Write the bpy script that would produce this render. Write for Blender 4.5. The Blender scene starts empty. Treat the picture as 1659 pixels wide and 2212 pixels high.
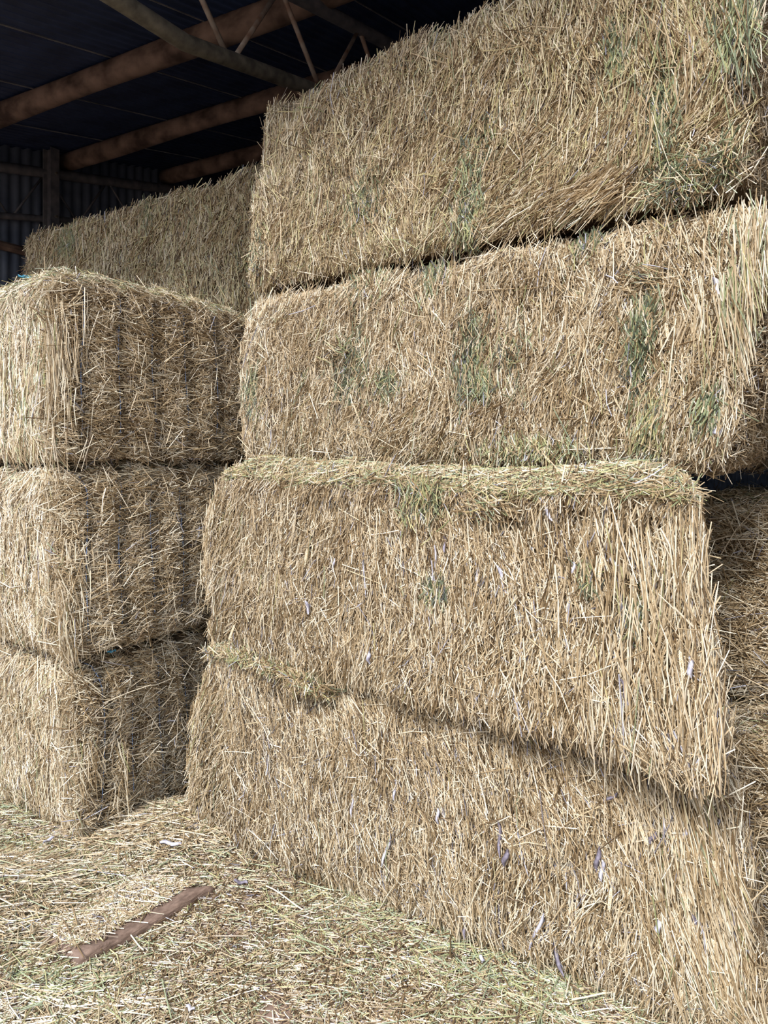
import bpy, math
import numpy as np

# ---------------------------------------------------------------- camera, sky, exposure
scn = bpy.context.scene
COL = scn.collection
F_PX, CXP, HZ, EYE = 1660.0, 829.5, 985.0, 1.83        # focal length (px), centre column, eye-level row, eye height (m)
cam_d = bpy.data.cameras.new('camera')
cam = bpy.data.objects.new('camera', cam_d)
COL.objects.link(cam)
cam.location = (0, 0, EYE)
cam.rotation_euler = (math.radians(90), 0, 0)
cam_d.sensor_fit = 'VERTICAL'
cam_d.sensor_height = 36.0
cam_d.lens = 36.0 * F_PX / 2212.0
cam_d.shift_y = -(1106.0 - HZ) / 2212.0
cam_d.clip_end = 300
scn.camera = cam

world = bpy.data.worlds.new('overcast_sky')
scn.world = world
world.use_nodes = True
wn = world.node_tree.nodes
bg = wn['Background']
tc = wn.new('ShaderNodeTexCoord'); sp = wn.new('ShaderNodeSeparateXYZ'); rp = wn.new('ShaderNodeValToRGB')
world.node_tree.links.new(tc.outputs['Generated'], sp.inputs[0])
world.node_tree.links.new(sp.outputs['Z'], rp.inputs[0])
rp.color_ramp.elements[0].position = 0.0; rp.color_ramp.elements[0].color = (0.95, 0.97, 1.0, 1)
rp.color_ramp.elements[1].position = 0.7; rp.color_ramp.elements[1].color = (0.62, 0.76, 1.0, 1)
world.node_tree.links.new(rp.outputs[0], bg.inputs['Color'])
bg.inputs['Strength'].default_value = 0.60

vs = scn.view_settings
vs.view_transform = 'Standard'; vs.look = 'None'; vs.gamma = 1.0; vs.use_curve_mapping = False
vs.exposure = 1.45
scn.cycles.max_bounces = 4
scn.cycles.diffuse_bounces = 3
scn.cycles.adaptive_threshold = 0.03
sun_d = bpy.data.lights.new('sun_through_cloud', 'SUN'); sun_d.energy = 2.0; sun_d.angle = math.radians(17); sun_d.color = (1.0, 0.98, 0.965)
sun = bpy.data.objects.new('sun_through_cloud', sun_d); COL.objects.link(sun)
SUN_AZ, SUN_EL = math.radians(237), math.radians(44)      # where the glow stands, from +x towards +y
from mathutils import Vector
sun.rotation_euler = Vector((math.cos(SUN_AZ) * math.cos(SUN_EL), math.sin(SUN_AZ) * math.cos(SUN_EL), math.sin(SUN_EL))).to_track_quat('Z', 'Y').to_euler()
sun.location = (-6, -10, 9)

# ---------------------------------------------------------------- shed frame of reference
PD = np.array([0.863, -0.506]); QD = np.array([0.506, 0.863])   # along the purlins / up the roof slope
EAVE_Q, BACK_Q, WALL_P, RIGHT_P = 1.56, 17.0, -8.69, 7.5
def roof_z(q): return 4.46 + 0.2 * q
def pq(p, q, z=0.0):
    v = PD * p + QD * q
    return (v[0], v[1], z)
def px_floor(px, py, z=0.0):
    d = (EYE - z) * F_PX / (py - HZ)
    return ((px - CXP) / F_PX * d, d)

# ---------------------------------------------------------------- materials
def new_mat(name):
    m = bpy.data.materials.new(name); m.use_nodes = True
    return m, m.node_tree.nodes, m.node_tree.links, m.node_tree.nodes['Principled BSDF']
def ramp_set(r, stops):
    e = r.color_ramp.elements
    while len(e) > 1: e.remove(e[-1])
    e[0].position = stops[0][0]; e[0].color = (*stops[0][1], 1)
    for p_, c in stops[1:]:
        x = e.new(p_); x.color = (*c, 1)
def noise_mat(name, c1, c2, scale, rough=0.8, metallic=0.0, bump=0.0, detail=6, stretch=(1, 1, 1), spec=0.5):
    m, n, l, b = new_mat(name)
    t = n.new('ShaderNodeTexCoord'); mp = n.new('ShaderNodeMapping'); mp.inputs['Scale'].default_value = stretch
    ns = n.new('ShaderNodeTexNoise'); ns.inputs['Scale'].default_value = scale; ns.inputs['Detail'].default_value = detail
    r = n.new('ShaderNodeValToRGB'); ramp_set(r, [(0.33, c1), (0.67, c2)])
    l.new(t.outputs['Object'], mp.inputs[0]); l.new(mp.outputs[0], ns.inputs['Vector'])
    l.new(ns.outputs['Fac'], r.inputs[0]); l.new(r.outputs[0], b.inputs['Base Color'])
    b.inputs['Roughness'].default_value = rough; b.inputs['Metallic'].default_value = metallic
    b.inputs['Specular IOR Level'].default_value = spec
    if bump:
        bp = n.new('ShaderNodeBump'); bp.inputs['Strength'].default_value = bump; bp.inputs['Distance'].default_value = 0.01
        l.new(ns.outputs['Fac'], bp.inputs['Height']); l.new(bp.outputs[0], b.inputs['Normal'])
    return m
# every stalk carries one number, its own kind and shade of straw; the ramp turns it into its colour
M_STALK, n, l, b = new_mat('straw_stalks')
at = n.new('ShaderNodeAttribute'); at.attribute_name = 'tint'
rr = n.new('ShaderNodeValToRGB')
ramp_set(rr, [(0.0, (0.080, 0.046, 0.019)), (0.12, (0.19, 0.121, 0.058)), (0.28, (0.385, 0.278, 0.152)),
              (0.46, (0.61, 0.485, 0.312)), (0.60, (0.87, 0.79, 0.64)), (0.68, (0.58, 0.50, 0.25)),
              (0.76, (0.27, 0.29, 0.13)), (0.84, (0.33, 0.375, 0.245)), (0.90, (0.06, 0.075, 0.033)), (0.95, (0.20, 0.19, 0.235)), (1.0, (0.60, 0.60, 0.68))])
l.new(at.outputs['Fac'], rr.inputs[0]); l.new(rr.outputs[0], b.inputs['Base Color'])
b.inputs['Roughness'].default_value = 0.36; b.inputs['Specular IOR Level'].default_value = 0.5
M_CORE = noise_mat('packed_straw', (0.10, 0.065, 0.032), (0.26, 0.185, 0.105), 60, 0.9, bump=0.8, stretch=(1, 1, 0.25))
M_SOIL = noise_mat('red_brown_soil', (0.13, 0.08, 0.055), (0.27, 0.18, 0.13), 9, 0.95, bump=0.6, detail=10)
M_SLAB = noise_mat('packed_earth', (0.125, 0.078, 0.055), (0.26, 0.175, 0.13), 22, 0.9, bump=0.8, detail=10, stretch=(1, 1, 5))
M_TWINE = noise_mat('blue_twine', (0.16, 0.24, 0.42), (0.36, 0.46, 0.68), 60, 0.6)
M_BLUE = noise_mat('bright_blue_twine', (0.08, 0.38, 0.62), (0.15, 0.55, 0.8), 60, 0.6)
M_HUSK = noise_mat('grey_husk', (0.30, 0.28, 0.34), (0.72, 0.71, 0.77), 40, 0.6, detail=3)
M_DARKSTEM = noise_mat('weathered_stem', (0.10, 0.08, 0.10), (0.30, 0.27, 0.33), 50, 0.7)
M_EAR = noise_mat('wheat_ear', (0.55, 0.42, 0.26), (0.82, 0.72, 0.52), 90, 0.6)
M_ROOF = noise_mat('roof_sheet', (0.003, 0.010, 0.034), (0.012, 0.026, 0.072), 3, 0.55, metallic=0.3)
M_LAP_LIT = noise_mat('lit_sheet_edge', (0.12, 0.13, 0.14), (0.3, 0.31, 0.31), 4, 0.5)  # paler than the roof: light caught by the lap edges, put into colour
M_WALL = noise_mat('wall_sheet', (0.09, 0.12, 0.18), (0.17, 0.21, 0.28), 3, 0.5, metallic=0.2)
M_STEEL = noise_mat('dull_steel', (0.10, 0.11, 0.13), (0.20, 0.20, 0.21), 9, 0.55, metallic=0.2, bump=0.2)
M_TUBE = noise_mat('grubby_galvanised_tube', (0.08, 0.075, 0.062), (0.20, 0.185, 0.15), 14, 0.6, metallic=0.15, bump=0.3)
M_ROD = noise_mat('rusty_rod', (0.20, 0.12, 0.08), (0.34, 0.30, 0.25), 11, 0.7, bump=0.3)
M_TIMBER = noise_mat('brown_timber', (0.06, 0.038, 0.028), (0.30, 0.215, 0.165), 3.2, 0.8, bump=0.4, detail=9, stretch=(1.5, 1, 2.0))

# ---------------------------------------------------------------- object helpers
def mesh_obj(name, mats, verts, quads, parent=None, tint=None, midx=None, smooth=False):
    me = bpy.data.meshes.new(name)
    verts = np.ascontiguousarray(verts, dtype=np.float32); quads = np.ascontiguousarray(quads, dtype=np.int32)
    nq, k = quads.shape
    me.vertices.add(len(verts)); me.vertices.foreach_set('co', verts.ravel())
    me.loops.add(nq * k); me.loops.foreach_set('vertex_index', quads.ravel())
    me.polygons.add(nq); me.polygons.foreach_set('loop_start', np.arange(0, nq * k, k, dtype=np.int32))
    for m in mats: me.materials.append(m)
    if midx is not None: me.polygons.foreach_set('material_index', np.ascontiguousarray(midx, dtype=np.int32))
    me.polygons.foreach_set('use_smooth', np.full(nq, smooth, dtype=bool))
    if tint is not None:
        a = me.attributes.new('tint', 'FLOAT', 'FACE'); a.data.foreach_set('value', np.ascontiguousarray(tint, dtype=np.float32))
    me.update(calc_edges=True)
    o = bpy.data.objects.new(name, me); COL.objects.link(o)
    if parent is not None: o.parent = parent
    return o
def empty(name, loc):
    o = bpy.data.objects.new(name, None); COL.objects.link(o); o.location = loc; o.empty_display_size = 0.1
    return o
def tag(o, label=None, cat=None, group=None, kind=None):
    if label: o['label'] = label
    if cat: o['category'] = cat
    if group: o['group'] = group
    if kind: o['kind'] = kind
    return o
def sweep(path, rad, nseg=8, closed=False, square=0.0):
    """tube around a polyline; rad is a number or one per point; square>0 gives a squarish section"""
    P = np.array(path, float); n_ = len(P)
    rad = np.broadcast_to(np.asarray(rad, float), (n_,))
    T = np.roll(P, -1, 0) - np.roll(P, 1, 0) if closed else np.gradient(P, axis=0)
    T /= np.linalg.norm(T, axis=1)[:, None] + 1e-12
    up = np.array([0, 0, 1.0]) if abs(T[:, 2]).mean() < 0.8 else np.array([0.6, 0.8, 0])
    V = []
    for i in range(n_):
        s = np.cross(T[i], up); s /= np.linalg.norm(s) + 1e-9
        w = np.cross(s, T[i])
        for k in range(nseg):
            a = 2 * math.pi * (k + .5) / nseg
            ca, sa = math.cos(a), math.sin(a)
            f = 1.0
            if square: f = (abs(ca) ** (2 + square) + abs(sa) ** (2 + square)) ** (-1.0 / (2 + square))
            V.append(P[i] + rad[i] * f * (s * ca + w * sa))
    Q = []
    m_ = n_ if closed else n_ - 1
    for i in range(m_):
        j = (i + 1) % n_
        for k in range(nseg):
            k2 = (k + 1) % nseg
            Q.append((i * nseg + k, i * nseg + k2, j * nseg + k2, j * nseg + k))
    V = np.array(V)
    if not closed:      # caps
        for i, rev in ((0, True), (n_ - 1, False)):
            c = len(V); V = np.vstack([V, P[i]])
            for k in range(0, nseg, 2):
                q = (c, i * nseg + k, i * nseg + (k + 1) % nseg, i * nseg + (k + 2) % nseg)
                Q.append(q[::-1] if rev else q)
    return V, np.array(Q)
def tube(name, mat, path, rad, parent=None, nseg=8, closed=False, square=0.0, org=(0, 0, 0)):
    V, Q = sweep(path, rad, nseg, closed, square)
    return mesh_obj(name, [mat], V - np.array(org), Q, parent, smooth=True)

# lattice noise, vectorised, -1..1
def hash3(i, j, k, s):
    h = (i * 374761393 + j * 668265263 + k * 2147483647 + s * 144665123) & 0xffffffff
    h = ((h ^ (h >> 13)) * 1274126177) & 0xffffffff
    h = h ^ (h >> 16)
    return (h & 0xffffff) / float(0xffffff) * 2 - 1
def vnoise(p, s=0):
    p = np.asarray(p, float); f = np.floor(p).astype(np.int64); t = p - f; t = t * t * (3 - 2 * t)
    r = 0
    for a in (0, 1):
        for b_ in (0, 1):
            for c in (0, 1):
                w = (t[:, 0] if a else 1 - t[:, 0]) * (t[:, 1] if b_ else 1 - t[:, 1]) * (t[:, 2] if c else 1 - t[:, 2])
                r = r + w * hash3(f[:, 0] + a, f[:, 1] + b_, f[:, 2] + c, s)
    return r
def unit(v): return v / (np.linalg.norm(v, axis=-1, keepdims=True) + 1e-12)

# ---------------------------------------------------------------- stalks
rng = np.random.default_rng(7)
SQ = []
for s_ in range(2):
    for k_ in range(3):
        SQ.append((s_ * 3 + k_, s_ * 3 + (k_ + 1) % 3, (s_ + 1) * 3 + (k_ + 1) % 3, (s_ + 1) * 3 + k_))
SQ = np.array(SQ); SQ2 = SQ[[1, 2, 4, 5]]      # pressed straws never show their underside
def stalk_geo(c, d, nrm, L, R, lift0, lift1, bend, sq):
    """three-sided, slightly bent straws: centre c, direction d, outward normal nrm"""
    s = unit(np.cross(d, nrm)); w = np.cross(s, d)
    e0 = c - d * (L / 2)[:, None] + w * lift0[:, None]
    e1 = c + d * (L / 2)[:, None] + w * lift1[:, None]
    mid = c + s * bend[:, None]
    N = len(c); V = np.empty((N, 9, 3), np.float32)
    for i, e in enumerate((e0, mid, e1)):
        r = (R * (1.0 if i < 2 else 0.75))[:, None]
        V[:, i * 3 + 0] = e + s * r
        V[:, i * 3 + 1] = e - s * r
        V[:, i * 3 + 2] = e + w * r * 1.1
    Q = (np.arange(N)[:, None, None] * 9 + sq[None]).reshape(-1, 4)
    return V.reshape(-1, 3), Q
def lengths(n_, med, sig=0.55, lo=0.012, hi=0.3):
    return np.clip(np.exp(rng.normal(math.log(med), sig, n_)), lo, hi)
def tints(n_, base=0.36, sd=0.15, green=0.0, grey=0.01, clump=None):
    t = rng.normal(base, sd * 1.32, n_)
    if clump is not None: t = t + clump
    t = np.clip(t, 0.0, 0.62)
    g = rng.random(n_) < green
    t[g] = rng.uniform(0.66, 0.87, g.sum())
    y = rng.random(n_) < grey
    t[y] = rng.uniform(0.93, 1.0, y.sum())
    return t

# ---------------------------------------------------------------- bales
class Bale:
    """a rounded, lumpy box.  Local x runs along the front face, y into the bale, z up (metres)."""
    def __init__(s, corners, dl, dr, r=0.10, seed=1, strings=(), hollows=(), lump=1.0):
        F = np.array(corners, float)            # BL BR TR TL of the front face
        s.C = np.array([[F[0], F[1]], [F[3], F[2]]])      # [z][x]
        dl = np.array([*dl, 0.0]); dr = np.array([*dr, 0.0])
        s.B = np.array([[F[0] + dl, F[1] + dr], [F[3] + dl, F[2] + dr]])
        s.h = np.array([np.linalg.norm(F[1] - F[0] + F[2] - F[3]) / 4, np.linalg.norm(dl + dr) / 4,
                        abs(F[3, 2] + F[2, 2] - F[0, 2] - F[1, 2]) / 4])
        s.ax = unit(F[1] - F[0] + F[2] - F[3]); s.ay = unit(dl + dr); s.az = np.cross(s.ax, s.ay); s.az = unit(s.az)
        s.r = r; s.seed = seed; s.bulge = 0.0; s.strings = strings; s.hollows = hollows; s.lump = lump
        s.org = np.array([*( (F[0] + F[1])[:2] / 2 + (dl + dr)[:2] / 4), min(F[0, 2], F[1, 2])])
    def world(s, p):
        t = (p / s.h + 1) / 2
        x, y, z = t[:, 0:1], t[:, 1:2], t[:, 2:3]
        f = (s.C[0, 0] * (1 - x) + s.C[0, 1] * x) * (1 - z) + (s.C[1, 0] * (1 - x) + s.C[1, 1] * x) * z
        b_ = (s.B[0, 0] * (1 - x) + s.B[0, 1] * x) * (1 - z) + (s.B[1, 0] * (1 - x) + s.B[1, 1] * x) * z
        return f * (1 - y) + b_ * y
    def surf(s, q, off=0.0):
        lim = s.h - s.r
        c = np.clip(q, -lim, lim); v = q - c
        n_ = unit(v)
        p = c + s.r * n_
        k = s.seed * 17.3
        D = (0.034 * vnoise(p * 2.3 + k, 1) + 0.026 * vnoise(p * 6 + k, 2) + 0.012 * vnoise(p * 17 + k, 3)) * s.lump
        front = np.clip(-n_[:, 1], 0, 1); up = np.clip(n_[:, 2], 0, 1)
        ends = np.clip(abs(n_[:, 0]), 0, 1)
        # flakes: shallow grooves across the long side
        if not len(s.strings):
            D += front * 0.006 * vnoise(np.stack([p[:, 0] * 13 + 3 * vnoise(p * 1.5, 8), p[:, 0] * 0, p[:, 2] * 1.3], 1) + k, 4)
        for sx in s.strings:
            wob = sx + 0.012 * np.sin(p[:, 2] * 7 + sx * 30)
            D += (front + up) * (-0.050 * np.exp(-((p[:, 0] - wob) / 0.032) ** 2) + 0.010)
        for (hx, hz, sx, sz, dep) in s.hollows:
            D -= front * dep * np.exp(-((p[:, 0] - hx) / sx) ** 2 - ((p[:, 2] - hz) / sz) ** 2)
        D += s.bulge * np.clip(-n_[:, 0], 0, 1) * np.clip(1 - (p[:, 2] / s.h[2]) ** 2, 0, 1)
        D = np.where(n_[:, 2] < -0.5, np.minimum(D, 0), D)
        p = p + n_ * (D + off)[:, None]
        nw = s.ax * n_[:, 0:1] + s.ay * n_[:, 1:2] + s.az * n_[:, 2:3]
        return s.world(p), nw, n_
    def to_local(s, px, py):
        """where a sight line through photo pixel (px,py) meets the flat front face: local x, z"""
        d = np.array([(px - CXP) / F_PX, 1.0, (HZ - py) / F_PX]); o = np.array([0, 0, EYE])
        u_, v_ = 0.5, 0.5
        for _ in range(30):
            A = s.C[0, 0] * (1 - u_) + s.C[0, 1] * u_; B_ = s.C[1, 0] * (1 - u_) + s.C[1, 1] * u_
            P0 = A * (1 - v_) + B_ * v_
            du = (s.C[0, 1] - s.C[0, 0]) * (1 - v_) + (s.C[1, 1] - s.C[1, 0]) * v_; dv = B_ - A
            M = np.stack([du, dv, -d], 1); sol = np.linalg.solve(M, o - P0)
            u_ += sol[0]; v_ += sol[1]
        return (u_ * 2 - 1) * s.h[0], (v_ * 2 - 1) * s.h[2]

def core_mesh(b):
    Vs, Qs = [], []; o = 0
    for ax in range(3):
        a1, a2 = [i for i in range(3) if i != ax]
        for sg in (-1, 1):
            n1 = max(4, int(b.h[a1] * 2 / 0.03)); n2 = max(4, int(b.h[a2] * 2 / 0.03))
            g1, g2 = np.meshgrid(np.linspace(-b.h[a1], b.h[a1], n1 + 1), np.linspace(-b.h[a2], b.h[a2], n2 + 1), indexing='ij')
            q = np.zeros((g1.size, 3)); q[:, ax] = sg * b.h[ax]; q[:, a1] = g1.ravel(); q[:, a2] = g2.ravel()
            V, _, _ = b.surf(q, -0.030)
            idx = np.arange(g1.size).reshape(n1 + 1, n2 + 1)
            Q = np.stack([idx[:-1, :-1], idx[1:, :-1], idx[1:, 1:], idx[:-1, 1:]], -1).reshape(-1, 4) + o
            if (sg > 0) ^ (ax == 1): pass
            else: Q = Q[:, ::-1]
            Vs.append(V); Qs.append(Q); o += len(V)
    return np.vstack(Vs), np.vstack(Qs)

def face_stalks(b, face, dens, style, lean=None, green=0.0, grey=0.012, base=0.36, med=0.042, sel=None, over=0.01, rad=(0.0008, 0.0020), gold=0.0):
    """straws pressed on one face.  face: front / back / left / right / top / bottom"""
    ax, sg = dict(front=(1, -1), back=(1, 1), left=(0, -1), right=(0, 1), top=(2, 1), bottom=(2, -1))[face]
    a1, a2 = [i for i in range(3) if i != ax]
    area = 4 * b.h[a1] * b.h[a2]; N = int(area * dens)
    q = np.zeros((N, 3)); q[:, ax] = sg * b.h[ax]
    q[:, a1] = rng.uniform(-b.h[a1] - over, b.h[a1] + over, N); q[:, a2] = rng.uniform(-b.h[a2] - over, b.h[a2] + over, N)
    if sel is not None: q = q[sel(q)]; N = len(q)
    off = -0.030 + 0.040 * rng.beta(1.6, 1.3, N)
    W, nw, nl = b.surf(q, off)
    k = b.seed * 11.7
    L = lengths(N, med * 0.86)
    if style == 'side':
        A = lean(q) if lean is not None else 0.0
        ang = A + 0.36 * vnoise(q * 3.1 + k, 11) + 0.5 * vnoise(q * 9.5 + k, 12) + 0.35 * vnoise(q * 26 + k, 15) + rng.normal(0, 0.26, N)
        wild = rng.random(N) < 0.26
        ang[wild] = rng.uniform(-math.pi / 2, math.pi / 2, wild.sum())
        L[wild] *= 0.75
        d = np.zeros((N, 3)); d[:, a1] = np.sin(ang); d[:, 2] = -np.cos(ang)
    elif style == 'end':
        ang = math.pi / 2 + 0.5 * vnoise(q * 6 + k, 13) + rng.normal(0, 0.42, N)
        wild = rng.random(N) < 0.42
        ang[wild] = rng.uniform(0, math.pi, wild.sum())
        d = np.zeros((N, 3)); d[:, a1] = np.sin(ang); d[:, 2] = -np.cos(ang)
    else:
        ang = rng.uniform(0, math.pi, N); d = np.zeros((N, 3)); d[:, 0] = np.cos(ang); d[:, 1] = np.sin(ang)
    d = d - nl * (d * nl).sum(1, keepdims=True) * 0.8
    d[:, ax] += rng.normal(0, 0.09, N)
    d = unit(d)
    dw = unit(b.ax * d[:, 0:1] + b.ay * d[:, 1:2] + b.az * d[:, 2:3])
    long_ = rng.random(N) < 0.035
    L[long_] = rng.uniform(0.10, 0.24, long_.sum())
    R = rng.uniform(rad[0], rad[1], N)
    l0 = rng.exponential(0.0035, N) * np.sign(rng.random(N) - 0.3); l1 = rng.exponential(0.005, N) * np.sign(rng.random(N) - 0.25)
    poke = rng.random(N) < 0.03
    l1[poke] += rng.uniform(0.01, 0.035, poke.sum())
    W[long_] += nw[long_] * 0.008
    R[long_] *= 1.25
    clump = 0.05 * vnoise(q * 4 + k, 21) + 0.08 * vnoise(q * 15 + k, 22)
    t = tints(N, base, 0.15, green, grey, clump)
    if gold: g_ = rng.random(N) < gold; t[g_] = rng.uniform(.635, .682, g_.sum())
    return W, dw, nw, L, R, l0, l1, rng.normal(0, 0.0025, N) * (L / 0.05), t

def build_stalks(sets):
    Vs, Qs, Ts = [], [], []; o = 0
    for (W, d, n_, L, R, l0, l1, bd, t) in sets:
        sq = SQ2 if len(W) > 4000 else SQ
        V, Q = stalk_geo(W, d, n_, L, R, l0, l1, bd, sq)
        Vs.append(V); Qs.append((Q + o).astype(np.int32)); Ts.append(np.repeat(t, len(sq)).astype(np.float32)); o += len(V)
    return np.vstack(Vs), np.vstack(Qs), np.concatenate(Ts)

def hang(b, N, xr, zr, Lr, lean=0.0, spread=0.12, face='front', base=0.42, green=0.05, off=(0.004, 0.03), rad=(0.0010, 0.0022)):
    """long straws hanging down the surface from near an edge"""
    ax, sg = dict(front=(1, -1), left=(0, -1), right=(0, 1))[face]
    a1 = 0 if ax == 1 else 1
    q = np.zeros((N, 3)); q[:, ax] = sg * b.h[ax]; q[:, a1] = rng.uniform(*xr, N); q[:, 2] = rng.uniform(*zr, N)
    if xr[1] - xr[0] < 1.0:      # thin out ragged towards the inner edge
        m_ = (xr[0] + xr[1]) / 2; edge = xr[1] if m_ > 0 else xr[0]; wdt = xr[1] - xr[0]
        q[:, a1] = edge - math.copysign(1, m_) * wdt * 1.5 * rng.beta(1.0, 2.2, N)
    kp = 1.2 * vnoise(q * np.array([9, 9, 4]) + b.seed * 3, 16) + rng.normal(0, .35, N) > -0.12
    q = q[kp]; N = len(q)
    W, nw, nl = b.surf(q, rng.uniform(*off, N))
    ang = lean + rng.normal(0, spread, N) + 0.25 * vnoise(q * 5 + b.seed, 14)
    d = np.zeros((N, 3)); d[:, a1] = np.sin(ang); d[:, 2] = -np.cos(ang); d[:, ax] = sg * rng.normal(0.03, 0.06, N)
    d = unit(d - nl * (d * nl).sum(1, keepdims=True) * 0.6)
    dw = unit(b.ax * d[:, 0:1] + b.ay * d[:, 1:2] + b.az * d[:, 2:3])
    L = Lr[0] * 0.7 + (Lr[1] - Lr[0] * .7) * rng.beta(1.1, 1.8, N); R = rng.uniform(*rad, N)
    return W, dw, nw, L, R, rng.normal(0, 0.004, N), rng.normal(0.002, 0.008, N), rng.normal(0, 0.006, N), tints(N, base, 0.13, green, 0.01)

def tuft(b, px, py, wpx, hpx, N, green=0.7, Lr=(0.03, 0.12), lean=0.0, spread=0.5, lift=0.02, dark=0.3):
    """a wisp of green-grey hay caught in the front face"""
    if dark > .25: wpx *= .65; N = int(N * 1.3)
    cx, cz = b.to_local(px, py); x1, z1 = b.to_local(px + wpx, py + hpx)
    sx, sz = abs(x1 - cx) + 0.01, abs(z1 - cz) + 0.01
    q = np.zeros((N, 3)); q[:, 1] = -b.h[1]
    q[:, 0] = cx + rng.normal(0, sx * 0.42, N); q[:, 2] = cz + rng.normal(0, sz * 0.48, N)
    W, nw, nl = b.surf(q, rng.uniform(0.0, lift, N))
    ang = lean + rng.normal(0, spread, N)
    d = np.zeros((N, 3)); d[:, 0] = np.sin(ang); d[:, 2] = -np.cos(ang); d[:, 1] = rng.normal(-0.05, 0.2, N)
    d = unit(d); dw = unit(b.ax * d[:, 0:1] + b.ay * d[:, 1:2] + b.az * d[:, 2:3])
    t = tints(N, 0.3, 0.14, green, 0.03)
    gg = (t > .66) & (t < .9) & (dark > .05); t[gg] = rng.uniform(.72, .91, gg.sum())
    dk = rng.random(N) < dark; t[dk] = rng.uniform(0.87, 0.92, dk.sum())
    return W, dw, nw, rng.uniform(*Lr, N), rng.uniform(0.001, 0.0026, N), rng.normal(0, 0.006, N), rng.normal(0.004, 0.012, N), rng.normal(0, 0.006, N), t

# one wheat ear, pointing down -z, 8 cm long: two rows of plump spikelets on a stem
def ear_mesh():
    V, Q = [], []; o = 0
    def blob(c, r, ax_, ln):
        nonlocal o
        a = unit(np.array(ax_)); s = unit(np.cross(a, [0.3, 1, 0.1])); w = np.cross(a, s)
        rings = [(-1, 0.25), (-0.45, 0.9), (0.2, 1.0), (1, 0.12)]
        for (t, rr_) in rings:
            for k in range(6):
                an = k * math.pi / 3
                V.append(np.array(c) + a * t * ln / 2 + r * rr_ * (s * math.cos(an) + w * math.sin(an)))
        for i in range(3):
            for k in range(6):
                Q.append((o + i * 6 + k, o + i * 6 + (k + 1) % 6, o + (i + 1) * 6 + (k + 1) % 6, o + (i + 1) * 6 + k))
        o += 24
    for i in range(11):
        z = -0.007 * i
        g = 0.7 + 0.3 * math.sin(math.pi * (i + 1.5) / 12)
        for sd in (-1, 1):
            blob((sd * 0.0032 * g, 0, z - (0.0035 if sd > 0 else 0)), 0.0030 * g, (sd * 0.45, 0, -1), 0.013 * g)
    Vt, Qt = sweep([(0, 0, 0.12), (0.004, 0, 0.05), (0, 0, -0.075)], 0.0012, 4)
    V = np.vstack([np.array(V), Vt]); Q = np.vstack([np.array(Q), Qt + o])
    return V, Q
EARV, EARQ = ear_mesh(); EAR_ME = None
def add_ears(b, root, spots):
    global EAR_ME
    for (face, x, z, rot) in spots:
        ax, sg = dict(front=(1, -1), left=(0, -1), right=(0, 1))[face]
        q = np.zeros((1, 3)); q[0, ax] = sg * b.h[ax]; q[0, 0 if ax == 1 else 1] = x; q[0, 2] = z
        W, nw, _ = b.surf(q, 0.02)
        if EAR_ME is None:
            o = mesh_obj('wheat_ear', [M_EAR], EARV, EARQ, smooth=True); EAR_ME = o.data
        else:
            o = bpy.data.objects.new('wheat_ear', EAR_ME); COL.objects.link(o)
        o.parent = root
        # face outwards, then swing about the outward normal
        yaw = math.atan2(nw[0, 1], nw[0, 0]) + math.pi / 2
        o.rotation_euler = (0.06 * rng.normal(), rot, yaw)
        o.location = tuple(W[0] - b.org)
def add_husks(b, root, spots, mat=None):
    """flat, curled grey-lilac leaf scraps and stems stuck in the straw"""
    for (px, py, ln, wd, ang) in spots:
        x, z = b.to_local(px, py)
        q = np.zeros((1, 3)); q[0] = (x, -b.h[1], z)
        W, nw, _ = b.surf(q, 0.012)
        dl = np.array([math.sin(ang), 0, -math.cos(ang)]); d = b.ax * dl[0] + b.az * dl[2]; s = np.cross(d, nw[0])
        V, Q = [], []
        for i in range(7):
            t = i / 6.0 - 0.5; w_ = wd * (1 - (2 * t) ** 4 * 0.7) / 2
            c = W[0] + d * t * ln + nw[0] * (0.006 * math.sin(t * 5 + px)) + s * 0.004 * math.sin(t * 6)
            for e, hh in ((-1, 0.002), (0, 0.006 - 0.002 * (i % 2)), (1, 0.001)):
                V.append(c + s * e * w_ + nw[0] * hh)
            V.append(c - nw[0] * 0.002)
        for i in range(6):
            for k in range(4):
                k2 = (k + 1) % 4
                Q.append((i * 4 + k, i * 4 + k2, i * 4 + 4 + k2, i * 4 + 4 + k))
        mesh_obj('dry_leaf', [mat or (M_HUSK if (int(px) % 3) else M_DARKSTEM)], np.array(V) - b.org, np.array(Q), root, smooth=True)

def make_bale(b, sets, label, group=None, name='straw_bale', hanging=None, tufts=None):
    root = empty(name, tuple(b.org)); tag(root, label, 'straw bale', group)
    V1, Q1 = core_mesh(b)
    V2, Q2, T2 = build_stalks(sets)
    V = np.vstack([V1, V2]) - b.org; Q = np.vstack([Q1, Q2 + len(V1)])
    t = np.concatenate([np.full(len(Q1), 0.3), T2]); mi = np.concatenate([np.zeros(len(Q1)), np.ones(len(Q2))])
    mesh_obj('packed_straw', [M_CORE, M_STALK], V, Q, root, t, mi)
    del V, Q, V1, V2, Q1, Q2, T2, t, mi, sets
    if hanging:
        V, Q, t = build_stalks(hanging); o = mesh_obj('hanging_straw', [M_STALK], V - b.org, Q, root, t); tag(o, 'long pale straws hanging down', kind='stuff')
    for tf in tufts or []:
        V, Q, t = build_stalks([tf]); o = mesh_obj('hay_tuft', [M_STALK], V - b.org, Q, root, t); tag(o, 'greenish wisp of hay', kind='stuff')
    return root
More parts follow.
